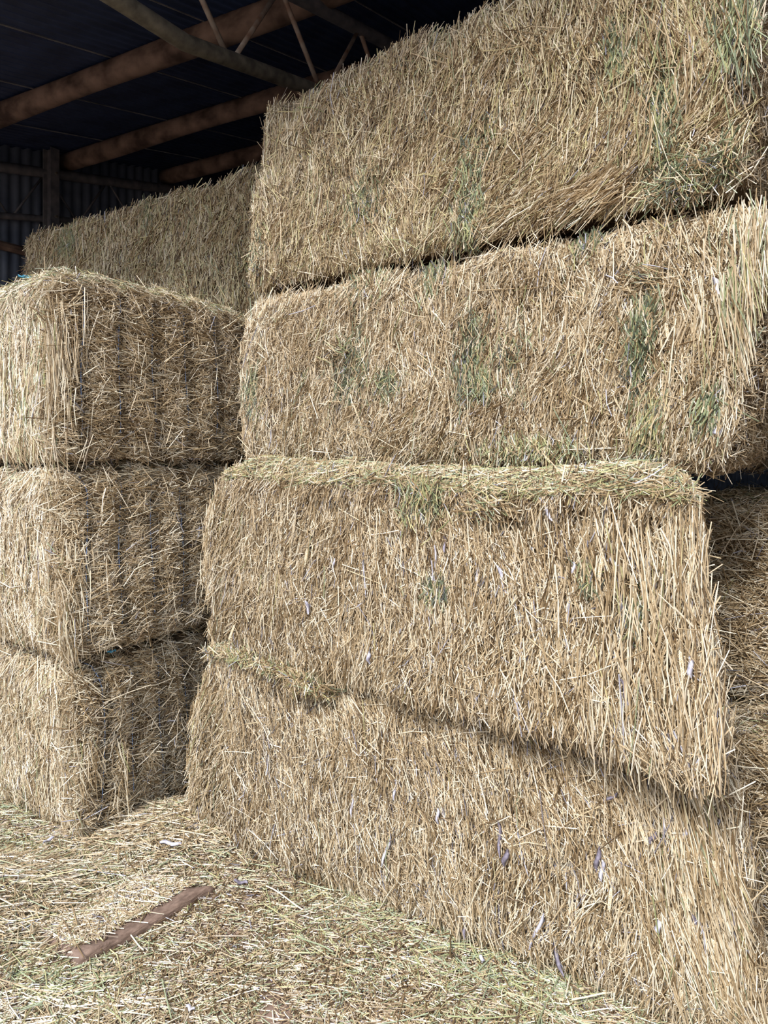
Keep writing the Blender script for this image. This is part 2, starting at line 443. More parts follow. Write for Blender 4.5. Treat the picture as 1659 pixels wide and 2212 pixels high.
def add_strings(b, root, ends=None):
    for sx in b.strings:
        pts = []
        zs = np.linspace(-b.h[2] + b.r * .3, b.h[2] - b.r * .3, 26); ys = np.linspace(-b.h[1] + b.r * .3, b.h[1] - b.r * .3, 16)
        for z in zs: pts.append((sx, -b.h[1], z))
        for y in ys: pts.append((sx, y, b.h[2]))
        for z in zs[::-3]: pts.append((sx, b.h[1], z))
        for y in ys[::-3]: pts.append((sx, y, -b.h[2]))
        q = np.array(pts); q[:, 0] += 0.012 * np.sin(q[:, 2] * 7 + sx * 30)
        W, nw, nl = b.surf(q, 0.020)
        W0 = W.copy()
        for k in range(-4, 5): W = W + np.roll(W0, k, 0) if k else W
        W = W / 9.0
        for k in (26, 42): W[k - 3:k + 3] = W0[k - 3:k + 3]
        low = nl[:, 2] < -0.5; W[low] += nw[low] * -0.012
        tube('baling_twine', M_TWINE, W, 0.0026, root, 5, closed=True, org=b.org)

# ---------------------------------------------------------------- the shed: roof, walls, floor
def corrugated(name, O, along, across, length, width, amp=0.009, pitch=0.076, mat=None, mode=(0, 0, 1), rows=2):
    """sheet whose ribs run along 'along' and repeat along 'across'"""
    nstep = int(width / pitch * 6); t = np.linspace(0, width, nstep + 1)
    h = amp * np.sin(t / pitch * 2 * math.pi)
    V = []
    for r_ in range(rows):
        f = r_ / (rows - 1) * length
        V.append(np.array(O)[None] + np.array(along)[None] * f + np.array(across)[None] * t[:, None] + np.array(mode)[None] * h[:, None])
    V = np.vstack(V); n_ = nstep + 1
    i = np.arange(nstep); Q = []
    for r_ in range(rows - 1): Q.append(np.stack([i + r_ * n_, i + 1 + r_ * n_, i + 1 + (r_ + 1) * n_, i + (r_ + 1) * n_], 1))
    o = mesh_obj(name, [mat], V, np.vstack(Q), smooth=True); tag(o, kind='structure')
    m_ = o.modifiers.new('thickness', 'SOLIDIFY'); m_.thickness = 0.002
    return o
QL = BACK_Q - EAVE_Q
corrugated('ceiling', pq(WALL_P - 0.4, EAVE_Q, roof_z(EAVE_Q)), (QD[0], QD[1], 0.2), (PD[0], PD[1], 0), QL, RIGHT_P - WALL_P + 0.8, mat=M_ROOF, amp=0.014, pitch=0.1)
WB = -0.02
n_ = 2
def gable(name, P_, q0):
    pitch = 0.15; ns = int((BACK_Q - q0) / pitch * 6); q = np.linspace(q0, BACK_Q, ns + 1)
    h = 0.016 * np.sin((q - q0) / pitch * 2 * math.pi)
    lo = np.array([pq(P_ + h_, q_, WB) for q_, h_ in zip(q, h)]); hi = np.array([pq(P_ + h_, q_, roof_z(q_) + 0.012) for q_, h_ in zip(q, h)])
    i = np.arange(ns); N = ns + 1
    o = mesh_obj(name, [M_WALL], np.vstack([lo, hi]), np.stack([i, i + 1, i + 1 + N, i + N], 1), smooth=True); tag(o, kind='structure')
gable('wall_left', WALL_P, 0.9); gable('wall_right', RIGHT_P, 0.9)
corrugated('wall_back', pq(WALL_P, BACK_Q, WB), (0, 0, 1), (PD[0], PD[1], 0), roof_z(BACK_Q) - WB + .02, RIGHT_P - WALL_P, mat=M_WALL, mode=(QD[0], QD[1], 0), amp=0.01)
for i, p_ in enumerate([-7.79, -6.67, -5.55, -4.43, -3.31, -2.19]):  # thin strips under the sheet laps, their pale colour standing for caught light
    V, Q = sweep([pq(p_, EAVE_Q + .05, roof_z(EAVE_Q) - 0.012), pq(p_, BACK_Q - .05, roof_z(BACK_Q) - 0.03)], 0.006, 4)
    tag(mesh_obj('trim_%d' % (i + 1), [M_LAP_LIT], V, Q), kind='structure')

# floor with low drifts of straw-covered earth near the stacks
MOUNDS = [(-1.05, 3.75, 0.35, 0.35, 0.09), (-1.75, 3.25, 0.45, 0.22, 0.10), (-0.75, 3.55, 0.25, 0.16, 0.035), (-1.5, 2.75, 0.3, 0.2, 0.05),
          (0.1, 3.0, 0.7, 0.15, 0.02)]
def ground_z(X, Y):
    z = 0.0
    for (mx, my, sx, sy, a) in MOUNDS: z = z + a * np.exp(-((X - mx) / sx) ** 2 - ((Y - my) / sy) ** 2)
    P3 = np.stack([X, Y, X * 0], 1)
    near = np.exp(-(np.hypot(X, Y - 3) / 4) ** 4)
    return z + near * (0.012 * vnoise(P3 * 2.7, 41) + 0.007 * vnoise(P3 * 9, 42)) - 0.004
xs = np.concatenate([np.linspace(-60, -6, 14), np.linspace(-5.5, -2.8, 12), np.linspace(-2.7, 2.2, 130), np.linspace(2.6, 60, 20)])
ys = np.concatenate([np.linspace(-60, 1, 24), np.linspace(1.4, 5.0, 100), np.linspace(5.5, 30, 16)])
gx, gy = np.meshgrid(xs, ys, indexing='ij')
gz = ground_z(gx.ravel(), gy.ravel())
idx = np.arange(gx.size).reshape(gx.shape)
fl = mesh_obj('floor', [M_SOIL], np.stack([gx.ravel(), gy.ravel(), gz], 1), np.stack([idx[:-1, :-1], idx[1:, :-1], idx[1:, 1:], idx[:-1, 1:]], -1).reshape(-1, 4), smooth=True)
tag(fl, kind='structure')

# ---------------------------------------------------------------- purlins and trusses
def purlin(q, label, rad=0.10, p0=WALL_P + 0.03, p1=RIGHT_P - 0.05):
    t = np.linspace(p0, p1, 60); z = roof_z(q) - 0.015 - rad
    path = [pq(p_, q + 0.012 * math.sin(p_ * 1.3), z + 0.01 * math.sin(p_ * 0.9 + q)) for p_ in t]
    o = tube('roof_purlin', M_TIMBER, path, [rad * (1 + 0.06 * math.sin(i * 0.5)) for i in range(60)], nseg=16, square=0.9, org=pq(p0, q, z))
    o.location = pq(p0, q, z); tag(o, label, 'beam', 'round timber purlins under the roof')
purlin(4.75, 'brown round timber purlin nearest the camera, running from the left edge to the top')
purlin(6.5, 'brown timber purlin in the middle, its squared end showing beside the steel column')
purlin(8.25, 'dim brown timber purlin, furthest back, just above the rear bale')
def truss(P_, q0, q1, knee, zb, zt, qb0, label, rch=0.052, rtop=0.05, rw=0.018, half=0.515, bottom_mat=M_TUBE, rod_mat=None):
    root = empty('roof_truss', pq(P_, q0, zb(q0))); tag(root, label, 'roof truss'); O = pq(P_, q0, zb(q0))
    qq = sorted(set([q0, knee - 0.25, knee, knee + 0.25] + list(np.arange(knee + 0.6, q1, 1.0)) + [q1]))
    qq = [x for x in qq if x >= q0]
    tube('bottom_chord', bottom_mat, [pq(P_, x, zb(x)) for x in qq], rch, root, 12, org=O)
    tube('top_chord', M_STEEL, [pq(P_, x, zt(x)) for x in np.linspace(q0, q1, 8)], rtop, root, 8, square=6, org=O)
    k = 0; x = qb0
    while x - half > q0: x -= 2 * half
    while x + half < q1:
        if x - half > q0: tube('web_rod', rod_mat or M_ROD, [pq(P_, x - half, zt(x - half)), pq(P_, x - 0.02, zb(x))], rw, root, 6, org=O)
        tube('web_rod', rod_mat or M_ROD, [pq(P_, x + 0.02, zb(x)), pq(P_, x + half, zt(x + half))], rw, root, 6, org=O)
        x += 2 * half
def zb_main(q): return 4.295 if q < 3.35 else 4.295 + 0.195 * (q - 3.35)
truss(-3.34, 0.2, 16.0, 3.35, zb_main, lambda q: roof_z(q) - 0.21, 3.75, 'grubby tubular steel roof truss with zigzag rods crossing in front of the timber purlins')
truss(WALL_P + 0.11, 2.0, 16.0, 2.4, lambda q: roof_z(q) - 0.88, lambda q: roof_z(q) - 0.30, 5.72,
      'dark steel truss with diagonal braces against the corrugated end wall', rch=0.04, rtop=0.06, rw=0.014, half=0.48, bottom_mat=M_STEEL, rod_mat=M_STEEL)
# steel column with flanges, and the low rail, on the end wall
root = empty('steel_column', pq(WALL_P + 0.2, 6.19, 0)); tag(root, 'dark steel column standing against the corrugated end wall', 'column')
V, Q = sweep([pq(WALL_P + 0.26, 6.19, -0.02), pq(WALL_P + 0.26, 6.19, roof_z(6.19) - 0.03)], 0.012, 4)
def boxmesh(c, hx, hy, z0, z1):
    A = np.array([*PD, 0]); B_ = np.array([*QD, 0]); C_ = np.array(pq(*c, 0))
    V = np.array([C_ + A * sx * hx + B_ * sy * hy + np.array([0, 0, z]) for z in (z0, z1) for sx, sy in ((-1, -1), (1, -1), (1, 1), (-1, 1))])
    Q = np.array([(0, 3, 2, 1), (4, 5, 6, 7), (0, 1, 5, 4), (1, 2, 6, 5), (2, 3, 7, 6), (3, 0, 4, 7)])
    return V, Q
O = np.array(pq(WALL_P + 0.2, 6.19, 0))
for nm, c, hx, hy in (('web_plate', (WALL_P + 0.23, 6.19), 0.07, 0.007), ('flange', (WALL_P + 0.30, 6.19), 0.007, 0.062), ('flange', (WALL_P + 0.16, 6.19), 0.007, 0.062)):
    V, Q = boxmesh(c, hx, hy, -0.01, roof_z(6.19) - 0.03); mesh_obj(nm, [M_STEEL], V - O, Q, root)
for zz in (5.36, 4.82):
    V, Q = sweep([pq(WALL_P + 0.305, 6.20, zz), pq(WALL_P + 0.33, 6.20, zz)], 0.018, 6); mesh_obj('bolt', [M_TUBE], V - O, Q, root)
V, Q = sweep([pq(WALL_P + 0.06, 2.0, 4.36), pq(WALL_P + 0.06, 14.0, 4.36)], 0.05, 8, square=4)
tag(mesh_obj('wall_rail', [M_TIMBER], V, Q), 'brown horizontal timber rail low on the corrugated end wall', 'rail')

# ---------------------------------------------------------------- the bales
W_ = (0.62, 0.79)
def sc(v, k): return (v[0] * k, v[1] * k)
def leanfn(pts):
    """lean angle (radians from straight down, + = foot to the right) interpolated over local x,z points"""
    pts = np.array(pts, float)
    def f(q):
        w = 1.0 / ((q[:, 0:1] - pts[:, 0]) ** 2 + (q[:, 2:3] - pts[:, 1]) ** 2 + 0.02)
        return (w * pts[:, 2]).sum(1) / w.sum(1)
    return f
D_SIDE = 31000

# --- long stack, bottom to top (T1..T4)
T1 = Bale([(-0.95, 3.70, 0), (1.20, 2.26, 0), (1.05, 2.37, 0.87), (-0.88, 3.72, 0.91)], sc(W_, 1.15), (0.42, 0.95), r=0.13, seed=1,
          hollows=[(-0.62, 0.30, 0.10, 0.05, 0.04)])
T2 = Bale([(-0.89, 3.80, 0.90), (0.95, 2.13, 0.88), (0.92, 2.22, 1.745), (-0.79, 3.72, 1.775)], sc(W_, 1.1), (0.34, 0.95), r=0.10, seed=2)
T3 = Bale([(-0.81, 4.00, 1.76), (1.12, 2.44, 1.76), (1.29, 2.46, 2.70), (-0.78, 4.08, 2.67)], sc(W_, 1.1), (0.62, 0.85), r=0.15, seed=3,
          hollows=[(*h, dd) for h, dd in []])
T4 = Bale([(-0.76, 4.04, 2.68), (1.20, 2.50, 2.71), (1.22, 2.58, 3.74), (-0.62, 4.05, 3.68)], sc(W_, 1.1), (0.62, 0.85), r=0.11, seed=4)
T1.bulge = 0.05; T2.bulge = 0.06
def hol(b, lst):
    r = []
    for (px, py, wx, hz, dep) in lst:
        x, z = b.to_local(px, py); r.append((x, z, wx, hz, dep))
    b.hollows = r
hol(T3, [(755, 810, .045, .09, .05), (1015, 770, .04, .11, .05), (545, 850, .05, .07, .04), (840, 840, .05, .04, .03), (1385, 640, .05, .06, .04), (600, 860, .05, .05, .02)])
hol(T4, [(1040, 290, .06, .03, .03), (1015, 440, .03, .14, .02), (1430, 160, .05, .04, .05), (1385, 390, .04, .05, .05), (1415, 250, .05, .1, .03), (775, 440, .05, .06, .02)])
hol(T2, [(1080, 1125, .16, .04, .07), (700, 1090, .14, .03, .05), (560, 1070, .1, .03, .03), (1390, 1130, .16, .04, .05), (900, 1090, .12, .03, .05), (1245, 1110, .06, .04, .05)])
hol(T1, [(700, 1520, .05, .04, .05), (560, 1500, .16, .035, .06), (640, 1515, .08, .03, .05), (1420, 1850, .08, .12, .03), (1090, 2050, .03, .14, .03)])
def visible_right(b, dens=9000, style='end'):
    return [face_stalks(b, 'right', dens, style), face_stalks(b, 'left', dens, 'end')]
sets = [face_stalks(T1, 'front', D_SIDE, 'side', leanfn([(-1.1, .3, -.3), (-1.1, -.3, -.25), (-.4, .3, .35), (-.3, -.3, -.15), (.3, .3, .4), (.4, -.2, .05), (.9, .3, .45), (1.1, 0, .45), (1.1, -.4, .1), (.7, -.35, -.1)]),
                    grey=0.03, med=0.052, over=0.02),
        face_stalks(T1, 'top', 6000, 'top', green=0.12), face_stalks(T1, 'left', 12000, 'end'), face_stalks(T1, 'right', 9000, 'side')]
hg = [hang(T1, 900, (T1.h[0] - 0.30, T1.h[0]), (-.42, .4), (0.14, 0.34), lean=0.35, spread=0.14, green=0.06),
      hang(T1, 500, (-T1.h[0], T1.h[0]), (-.40, .3), (0.12, 0.26), lean=0.05, spread=0.2, green=0.02),
      hang(T1, 700, (-T1.h[0], T1.h[0]), (-.46, -.36), (0.06, 0.15), lean=0.0, spread=0.2, green=0.02)]
hg += [hang(T1, 700, (-T1.h[0] - .02, -T1.h[0] + .2), (-.40, .3), (0.08, 0.2), lean=-0.55, spread=0.25, base=.40)]
tf = [tuft(T1, 560, 1435, 130, 26, 1500, green=0.3, spread=1.3, lift=0.08, dark=0.0), tuft(T1, 670, 1480, 50, 20, 900, green=0.25, spread=1.3, lift=0.10, dark=0.0)]
r1 = make_bale(T1, sets, 'bottom bale of the tall right-hand stack, its foot on the straw-strewn floor', hanging=hg, tufts=tf)
add_ears(T1, r1, [('front', T1.h[0] - a, z, rr_) for a, z, rr_ in ((.10, .15, -.4), (.22, .02, -.35), (.15, -.12, -.3), (.32, .2, -.4), (.08, -.25, -.1), (.27, -.3, 0.05), (.45, -.05, .1))])
add_husks(T1, r1, [(1080, 1810, .13, .014, .1), (1095, 1850, .07, .02, -.2), (835, 1835, .14, .014, -.25), (1200, 2075, .12, .022, .5), (860, 1700, .08, .013, 0), (950, 1760, .06, .014, .1), (760, 1740, .09, .013, .05),
                  (1160, 2010, .16, .014, -.35), (1410, 1810, .05, .018, -.4), (1480, 1800, .07, .02, -.3), (1500, 2020, .10, .022, .15), (1300, 1880, .07, .016, 0), (1600, 2000, .08, .016, -.1), (1320, 1720, .06, .012, -.8),
                  (1420, 2010, .04, .02, .1), (1005, 2000, .06, .016, .2), (1435, 1790, .1, .008, .1), (1290, 1860, .09, .018, -.1)])

sets = [face_stalks(T2, 'front', D_SIDE, 'side', leanfn([(-1.1, .3, -.2), (-1.1, -.3, -.55), (-.6, -.35, -.6), (-.4, .1, -.15), (0, .2, 0), (.1, -.35, -.5), (.5, -.3, -.15), (.8, 0, .12), (1.1, -.3, .25), (1.1, .3, .1), (-.1, -.1, .1)]),
                    med=0.052, grey=0.025, over=0.02),
        face_stalks(T2, 'top', 12000, 'top', green=0.3), face_stalks(T2, 'left', 12000, 'end'), face_stalks(T2, 'right', 9000, 'side')]
hg = [hang(T2, 620, (T2.h[0] - 0.34, T2.h[0] + .01), (-.40, .30), (0.12, 0.34), lean=0.12, spread=0.18, green=0.02, base=0.42, off=(0.005, 0.045)),
      hang(T2, 1500, (-T2.h[0], T2.h[0]), (-.47, -.34), (0.06, 0.16), lean=-0.1, spread=0.3, green=0.01, base=.4),
      hang(T2, 500, (-T2.h[0], T2.h[0]), (-.3, .35), (0.10, 0.24), lean=-0.1, spread=0.25, green=0.02)]
hg += [hang(T2, 700, (-T2.h[0] - .02, -T2.h[0] + .2), (-.42, .3), (0.08, 0.2), lean=-0.55, spread=0.25, base=.42)]
tf = [tuft(T2, 910, 1085, 55, 40, 420, green=0.6, spread=0.5, lift=0.05, dark=0.05), tuft(T2, 1055, 1105, 60, 22, 420, green=0.1, lean=1.1, spread=0.5, lift=0.05, dark=0.0),
      tuft(T2, 1270, 1250, 18, 25, 60, green=0.5), tuft(T2, 1370, 1330, 20, 45, 120, green=0.6), tuft(T2, 940, 1280, 30, 15, 120, green=0.5)]
r2 = make_bale(T2, sets, 'second bale up in the right-hand stack, long straws fringing its right edge', hanging=hg, tufts=tf)
add_ears(T2, r2, [('front', T2.h[0] - a, z, rr_) for a, z, rr_ in ((.02, -.22, -.2), (.10, -.05, -.12), (.17, .1, .0), (.06, .18, -.1), (.26, -.18, .0), (.13, -.3, -.1), (.33, .2, .15), (.22, .3, .0))] + [('front', -.95, -.3, .4), ('front', -.5, .1, .2)])
add_husks(T2, r2, [(940, 1215, .13, .009, 0), (1085, 1250, .1, .016, .4), (960, 1175, .06, .012, .1), (725, 1220, .06, .012, -.2), (1030, 1240, .08, .012, .2), (1240, 1230, .05, .012, 0), (1325, 1215, .04, .02, 1.3), (670, 1310, .06, .02, .3), (800, 1420, .05, .02, .1),
                  (1490, 1440, .06, .016, .1), (1350, 1490, .08, .012, .4), (1180, 1100, .09, .014, .6)])

sets = [face_stalks(T3, 'front', D_SIDE, 'side', leanfn([(-1.1, .2, -.2), (-.7, -.2, -.1), (-.3, .2, -.25), (0, -.3, -.35), (.3, .2, -.05), (.6, -.1, -.3), (.9, .3, -.1), (.9, -.3, -.45), (1.15, 0, -.05)]), med=0.04, over=0.02, base=0.38, green=0.02),
        face_stalks(T3, 'top', 2500, 'top', green=0.2), face_stalks(T3, 'left', 9000, 'end'), face_stalks(T3, 'right', 9000, 'end'), face_stalks(T3, 'bottom', 5000, 'top')]
hg = [hang(T3, 260, (T3.h[0] - 0.16, T3.h[0]), (-.12, .35), (0.14, 0.32), lean=0.0, spread=0.12, green=0.25, base=0.46, off=(0.005, 0.05)),
      hang(T3, 260, (T3.h[0] - 0.45, T3.h[0]), (-.46, -.2), (0.05, 0.13), lean=-0.1, spread=0.2, green=0.05, off=(0.0, 0.03)),
      hang(T3, 350, (-T3.h[0], T3.h[0]), (-.4, .4), (0.09, 0.2), lean=-0.1, spread=0.3, green=0.05)]
tf = [tuft(T3, 755, 800, 45, 60, 420, green=0.45, dark=0.4), tuft(T3, 730, 760, 30, 14, 60, green=0.2, lean=1.2, lift=0.05, dark=.0), tuft(T3, 1015, 770, 32, 75, 480, green=0.5, dark=0.4, spread=.35), tuft(T3, 1040, 830, 25, 20, 120, green=0.8, dark=.1),
      tuft(T3, 545, 850, 28, 45, 160, green=0.5, dark=0.4), tuft(T3, 838, 835, 40, 25, 180, green=0.5, dark=0.3), tuft(T3, 1390, 720, 25, 100, 380, green=0.5, dark=0.3, spread=.3), tuft(T3, 1390, 610, 50, 20, 160, green=0.1, lean=1.3, dark=.1),
      tuft(T3, 1130, 975, 120, 22, 500, green=0.6, dark=0.05), tuft(T3, 1400, 930, 25, 70, 260, green=0.7, dark=0.05, lean=-.3, spread=.25), tuft(T3, 1525, 890, 20, 40, 160, green=0.8, dark=0.1, lean=-.3, spread=.2),
      tuft(T3, 930, 590, 30, 50, 180, green=0.6, dark=0.1, spread=.3), tuft(T3, 780, 600, 50, 35, 260, green=0.35, dark=0.15), tuft(T3, 1270, 510, 22, 30, 110, green=0.7, dark=.15), tuft(T3, 1100, 770, 25, 80, 120, green=0.4, dark=.2)]
r3 = make_bale(T3, sets, 'third bale up in the right-hand stack, dotted with dark green tufts', hanging=hg, tufts=tf)
add_husks(T3, r3, [(1550, 620, .06, .018, .3), (1552, 930, .03, .03, 0), (250, 0, .01, .01, 0)][:2], M_HUSK)
add_ears(T3, r3, [('front', T3.h[0] - .12, .2, .1), ('front', T3.h[0] - .3, .05, -.1)])

sets = [face_stalks(T4, 'front', D_SIDE, 'side', leanfn([(-1.1, .3, -.1), (-1.0, -.3, -.1), (-.3, 0, -.15), (-.1, -.4, -.5), (.3, -.2, -.3), (.35, -.42, -.9), (.7, .3, 0), (.9, -.2, -.5), (1.1, .1, -.05)]), med=0.045, over=0.03, base=0.31, green=0.05, gold=.22),
        face_stalks(T4, 'top', 6000, 'top', green=0.2), face_stalks(T4, 'left', 16000, 'end'), face_stalks(T4, 'right', 9000, 'end')]
hg = [hang(T4, 420, (T4.h[0] - 0.40, T4.h[0]), (-.35, .45), (0.12, 0.30), lean=-0.12, spread=0.25, green=0.35, base=0.34, off=(0.0, 0.05)),
      hang(T4, 900, (-T4.h[0], T4.h[0]), (.40, .53), (0.05, 0.13), lean=-0.05, spread=0.2, green=0.05, base=.3, off=(-.01, .02)),
      hang(T4, 500, (-T4.h[0], T4.h[0]), (-.4, .5), (0.09, 0.22), lean=-0.1, spread=0.25, green=0.08, base=.32)]
tf = [tuft(T4, 1010, 450, 28, 110, 420, green=0.6, dark=0.2, spread=.35), tuft(T4, 1030, 300, 60, 22, 260, green=0.3, dark=0.2), tuft(T4, 775, 440, 30, 60, 240, green=0.45, dark=0.25), tuft(T4, 1430, 250, 40, 110, 500, green=0.5, dark=0.25, spread=.4),
      tuft(T4, 1470, 400, 100, 30, 500, green=0.35, dark=0.2, spread=1.2, lift=.04), tuft(T4, 1330, 120, 25, 60, 160, green=0.7, dark=.1, spread=.3), tuft(T4, 1600, 60, 50, 90, 260, green=0.6, dark=.1, spread=.3, lift=.05, Lr=(.08, .25)), tuft(T4, 1280, 420, 60, 18, 420, green=0.05, dark=0, lean=-1.1, spread=.2, lift=.04, Lr=(.08, .2)),
      tuft(T4, 1550, 350, 40, 30, 200, green=.4, dark=.2, spread=.8), tuft(T4, 560, 540, 15, 50, 120, green=.4, dark=.2)]
r4 = make_bale(T4, sets, 'topmost bale of the right-hand stack, browner, reaching up towards the roof', hanging=hg, tufts=tf)

# --- rear bale seen beyond, and the bales that carry it
RL = [(-2.88, 6.12, 2.70), (-0.62, 4.62, 2.70), (-0.62, 4.64, 3.60), (-2.90, 6.15, 3.60)]
B = Bale(RL, (0.66, 0.99), (0.66, 0.99), r=0.10, seed=5)
sets = [face_stalks(B, 'front', 15000, 'side', leanfn([(-1.2, .2, .3), (-1.2, -.3, 1.0), (-.8, -.1, -.6), (-.3, 0, -.1), (.3, .1, -.05), (1, 0, -.15)]), med=0.055, over=0.03, base=0.28, green=0.08, gold=.28, rad=(.0014, .0028)),
        face_stalks(B, 'top', 5000, 'top', green=0.2), face_stalks(B, 'left', 9000, 'end', green=.05)]
hg = [hang(B, 700, (-B.h[0], B.h[0]), (.34, .47), (0.06, 0.16), lean=-0.05, spread=0.25, green=0.12, base=.3, off=(-.01, .025)),
      hang(B, 200, (-B.h[0] - .02, -B.h[0] + .15), (-.4, .2), (0.12, 0.3), lean=-1.1, spread=0.4, green=0.1, base=.36, off=(0.0, .05)),
      hang(B, 300, (-B.h[0], B.h[0]), (-.4, .4), (0.12, 0.28), lean=-0.1, spread=0.4, green=0.12, base=.33)]
tf = [tuft(B, 150, 520, 30, 25, 260, green=.8, dark=.1), tuft(B, 330, 450, 30, 40, 160, green=.6, dark=.2)]
make_bale(B, sets, 'dim rear bale furthest back under the roof, seen over the top of the left stack', hanging=hg, tufts=tf)
for k in range(3):
    z0 = 0.9 * k
    B = Bale([(-2.88, 6.12, z0), (-0.60, 4.62, z0), (-0.60, 4.62, z0 + 0.9), (-2.88, 6.12, z0 + 0.9)], (0.66, 0.99), (0.66, 0.99), r=0.10, seed=30 + k)
    make_bale(B, [face_stalks(B, 'front', 3000, 'side', med=.06), face_stalks(B, 'left', 3000, 'end', med=.06)], 'straw bale carrying the dim rear bale, hidden behind the left stack', group='bales beneath the dim rear bale')

# --- left stack: string ends face the camera's right
DL = (-0.79 * 2.28, 0.62 * 2.28)
def xs_(h, k=6, m=0.12): return tuple(np.linspace(-h + m, h - m, k))
def left_bale(corners, seed, label, r=0.10, base=0.37, extra=None, top_green=0.3, twist=0):
    b = Bale(corners, DL, DL, r=r, seed=seed, lump=0.5)
    b.strings = xs_(b.h[0])
    sel_top = lambda q: (q[:, 1] < b.h[1])
    sets = [face_stalks(b, 'front', 22000, 'end', base=base, med=0.045, over=0.02), face_stalks(b, 'top', 13000 if seed == 13 else 6000, 'top', green=top_green, base=.42),
            face_stalks(b, 'left', 17000, 'side', base=0.40, green=0.12 if seed == 13 else .04, med=0.05), face_stalks(b, 'right', 2500, 'side'), face_stalks(b, 'bottom', 2000, 'top')]
    hg = [hang(b, 260, (-b.h[0], b.h[0]), (-.42, .38), (0.08, 0.2), lean=0.3, spread=0.7, green=0.0, base=.38)]
    hg += extra(b) if extra else []
    root = make_bale(b, sets, label, hanging=hg)
    add_strings(b, root)
    return b, root
def ex3(b):
    h0 = b.h[0]; h1 = b.h[1]
    return [hang(b, 520, (-h0 - .02, -h0 + .10), (-.36, .26), (0.16, 0.36), lean=0.05, spread=0.10, base=.46, off=(0.0, 0.045), green=.03),
            hang(b, 900, (-h1 - .02, -h1 + .9), (-.42, .15), (0.12, 0.32), lean=0.0, spread=0.16, base=.46, green=.18, face='left', off=(0.0, 0.03))]
def ex2(b):
    h0 = b.h[0]; h1 = b.h[1]
    return [hang(b, 420, (-h0 - .02, -h0 + .12), (-.38, .1), (0.10, 0.24), lean=0.1, spread=0.18, base=.45, off=(0.0, 0.045)),
            hang(b, 600, (-h1 - .02, -h1 + .9), (-.44, .2), (0.08, 0.22), lean=0.1, spread=0.2, base=.46, green=.03, face='left', off=(0.0, 0.03))]
def ex1(b):
    h0 = b.h[0]; h1 = b.h[1]
    return [hang(b, 380, (-h0 - .02, -h0 + .14), (-.42, .1), (0.08, 0.2), lean=0.1, spread=0.2, base=.42, off=(0.0, 0.04)),
            hang(b, 400, (-h1 - .02, -h1 + .8), (-.44, .3), (0.08, 0.22), lean=0.0, spread=0.2, base=.42, green=.06, face='left', off=(0.0, 0.02))]
L1, rl1 = left_bale([(-1.41, 3.58, 0), (-0.80, 4.38, 0), (-0.78, 4.36, .865), (-1.41, 3.48, .835)], 11, 'bottom bale of the left stack, string end showing, sunk in loose straw on the floor', extra=ex1, r=0.14, top_green=.05)
L2, rl2 = left_bale([(-1.42, 3.42, .90), (-0.78, 4.28, .915), (-0.75, 4.37, 1.745), (-1.49, 3.50, 1.735)], 12, 'middle bale of the left stack, string end showing, between two other bales', extra=ex2, r=0.13, top_green=.03)
L3, rl3 = left_bale([(-1.50, 3.48, 1.80), (-0.72, 4.38, 1.79), (-0.74, 4.42, 2.575), (-1.52, 3.54, 2.645)], 13, 'top bale of the left stack, long straws and ears hanging at its corner', extra=ex3, r=0.10, base=.35, top_green=.4)
add_ears(L3, rl3, [('front', -L3.h[0] + a, z, rr_) for a, z, rr_ in ((.02, .22, .0), (.05, .12, -.12), (.08, .02, -.2), (.03, -.05, .0), (.06, -.15, -.05), (.01, -.25, .05), (.11, .10, -.3), (.04, .30, -.05))])
add_ears(L2, rl2, [('front', -L2.h[0] + .05, .1, .1)])
add_husks(L3, rl3, [(163, 605, .06, .012, -.5), (246, 722, .05, .012, .1)], M_HUSK)

# --- dark bales to the right of and behind the tall stack
RD = (0.50, 0.87)
def right_bale(corners, seed, label, style='end', r=0.10):
    b = Bale(corners, sc(RD, 1.1), sc(RD, 1.1), r=r, seed=seed)
    make_bale(b, [face_stalks(b, 'front', 13000, style, base=.32, med=.05), face_stalks(b, 'top', 9000, 'top', green=.1), face_stalks(b, 'left', 4000, 'side')], label,
              hanging=[hang(b, 300, (-b.h[0], b.h[0] * .3), (-.42, .38), (0.08, 0.2), lean=0.3, spread=0.8, base=.38)])
right_bale([(1.28, 2.66, 0), (3.1, 1.45, 0), (3.1, 1.45, .86), (1.16, 2.70, .86)], 21, 'shadowed bottom bale beyond the right end of the tall stack, its top strewn with chaff')
right_bale([(1.22, 3.10, .87), (3.1, 1.95, .87), (3.1, 1.95, 1.68), (1.22, 3.10, 1.66)], 22, 'shadowed second bale up beyond the right end of the tall stack, at the right edge')
right_bale([(1.55, 3.02, 1.69), (3.4, 1.8, 1.69), (3.4, 1.8, 2.60), (1.55, 3.02, 2.60)], 23, 'shadowed third bale up at the right edge, behind the drooping corner of the tall stack')
right_bale([(1.60, 3.05, 2.62), (3.4, 1.8, 2.62), (3.4, 1.8, 3.52), (1.60, 3.05, 3.52)], 24, 'shadowed top bale at the right edge, beside the uppermost bale', style='side')

for k in range(4):      # unseen bales added beyond the right edge to shade the gap
    z0 = 0.9 * k
    B = Bale([(1.47, 2.30, z0), (2.1, 0.1, z0), (2.1, 0.1, z0 + .9), (1.47, 2.30, z0 + .9)], (1.1, 0.33), (1.1, 0.33), r=0.10, seed=50 + k)
    make_bale(B, [face_stalks(B, 'front', 2500, 'side', med=.06)], 'unseen straw bale added beyond the right edge to shade the gap', group='unseen bales added to shade the right gap')

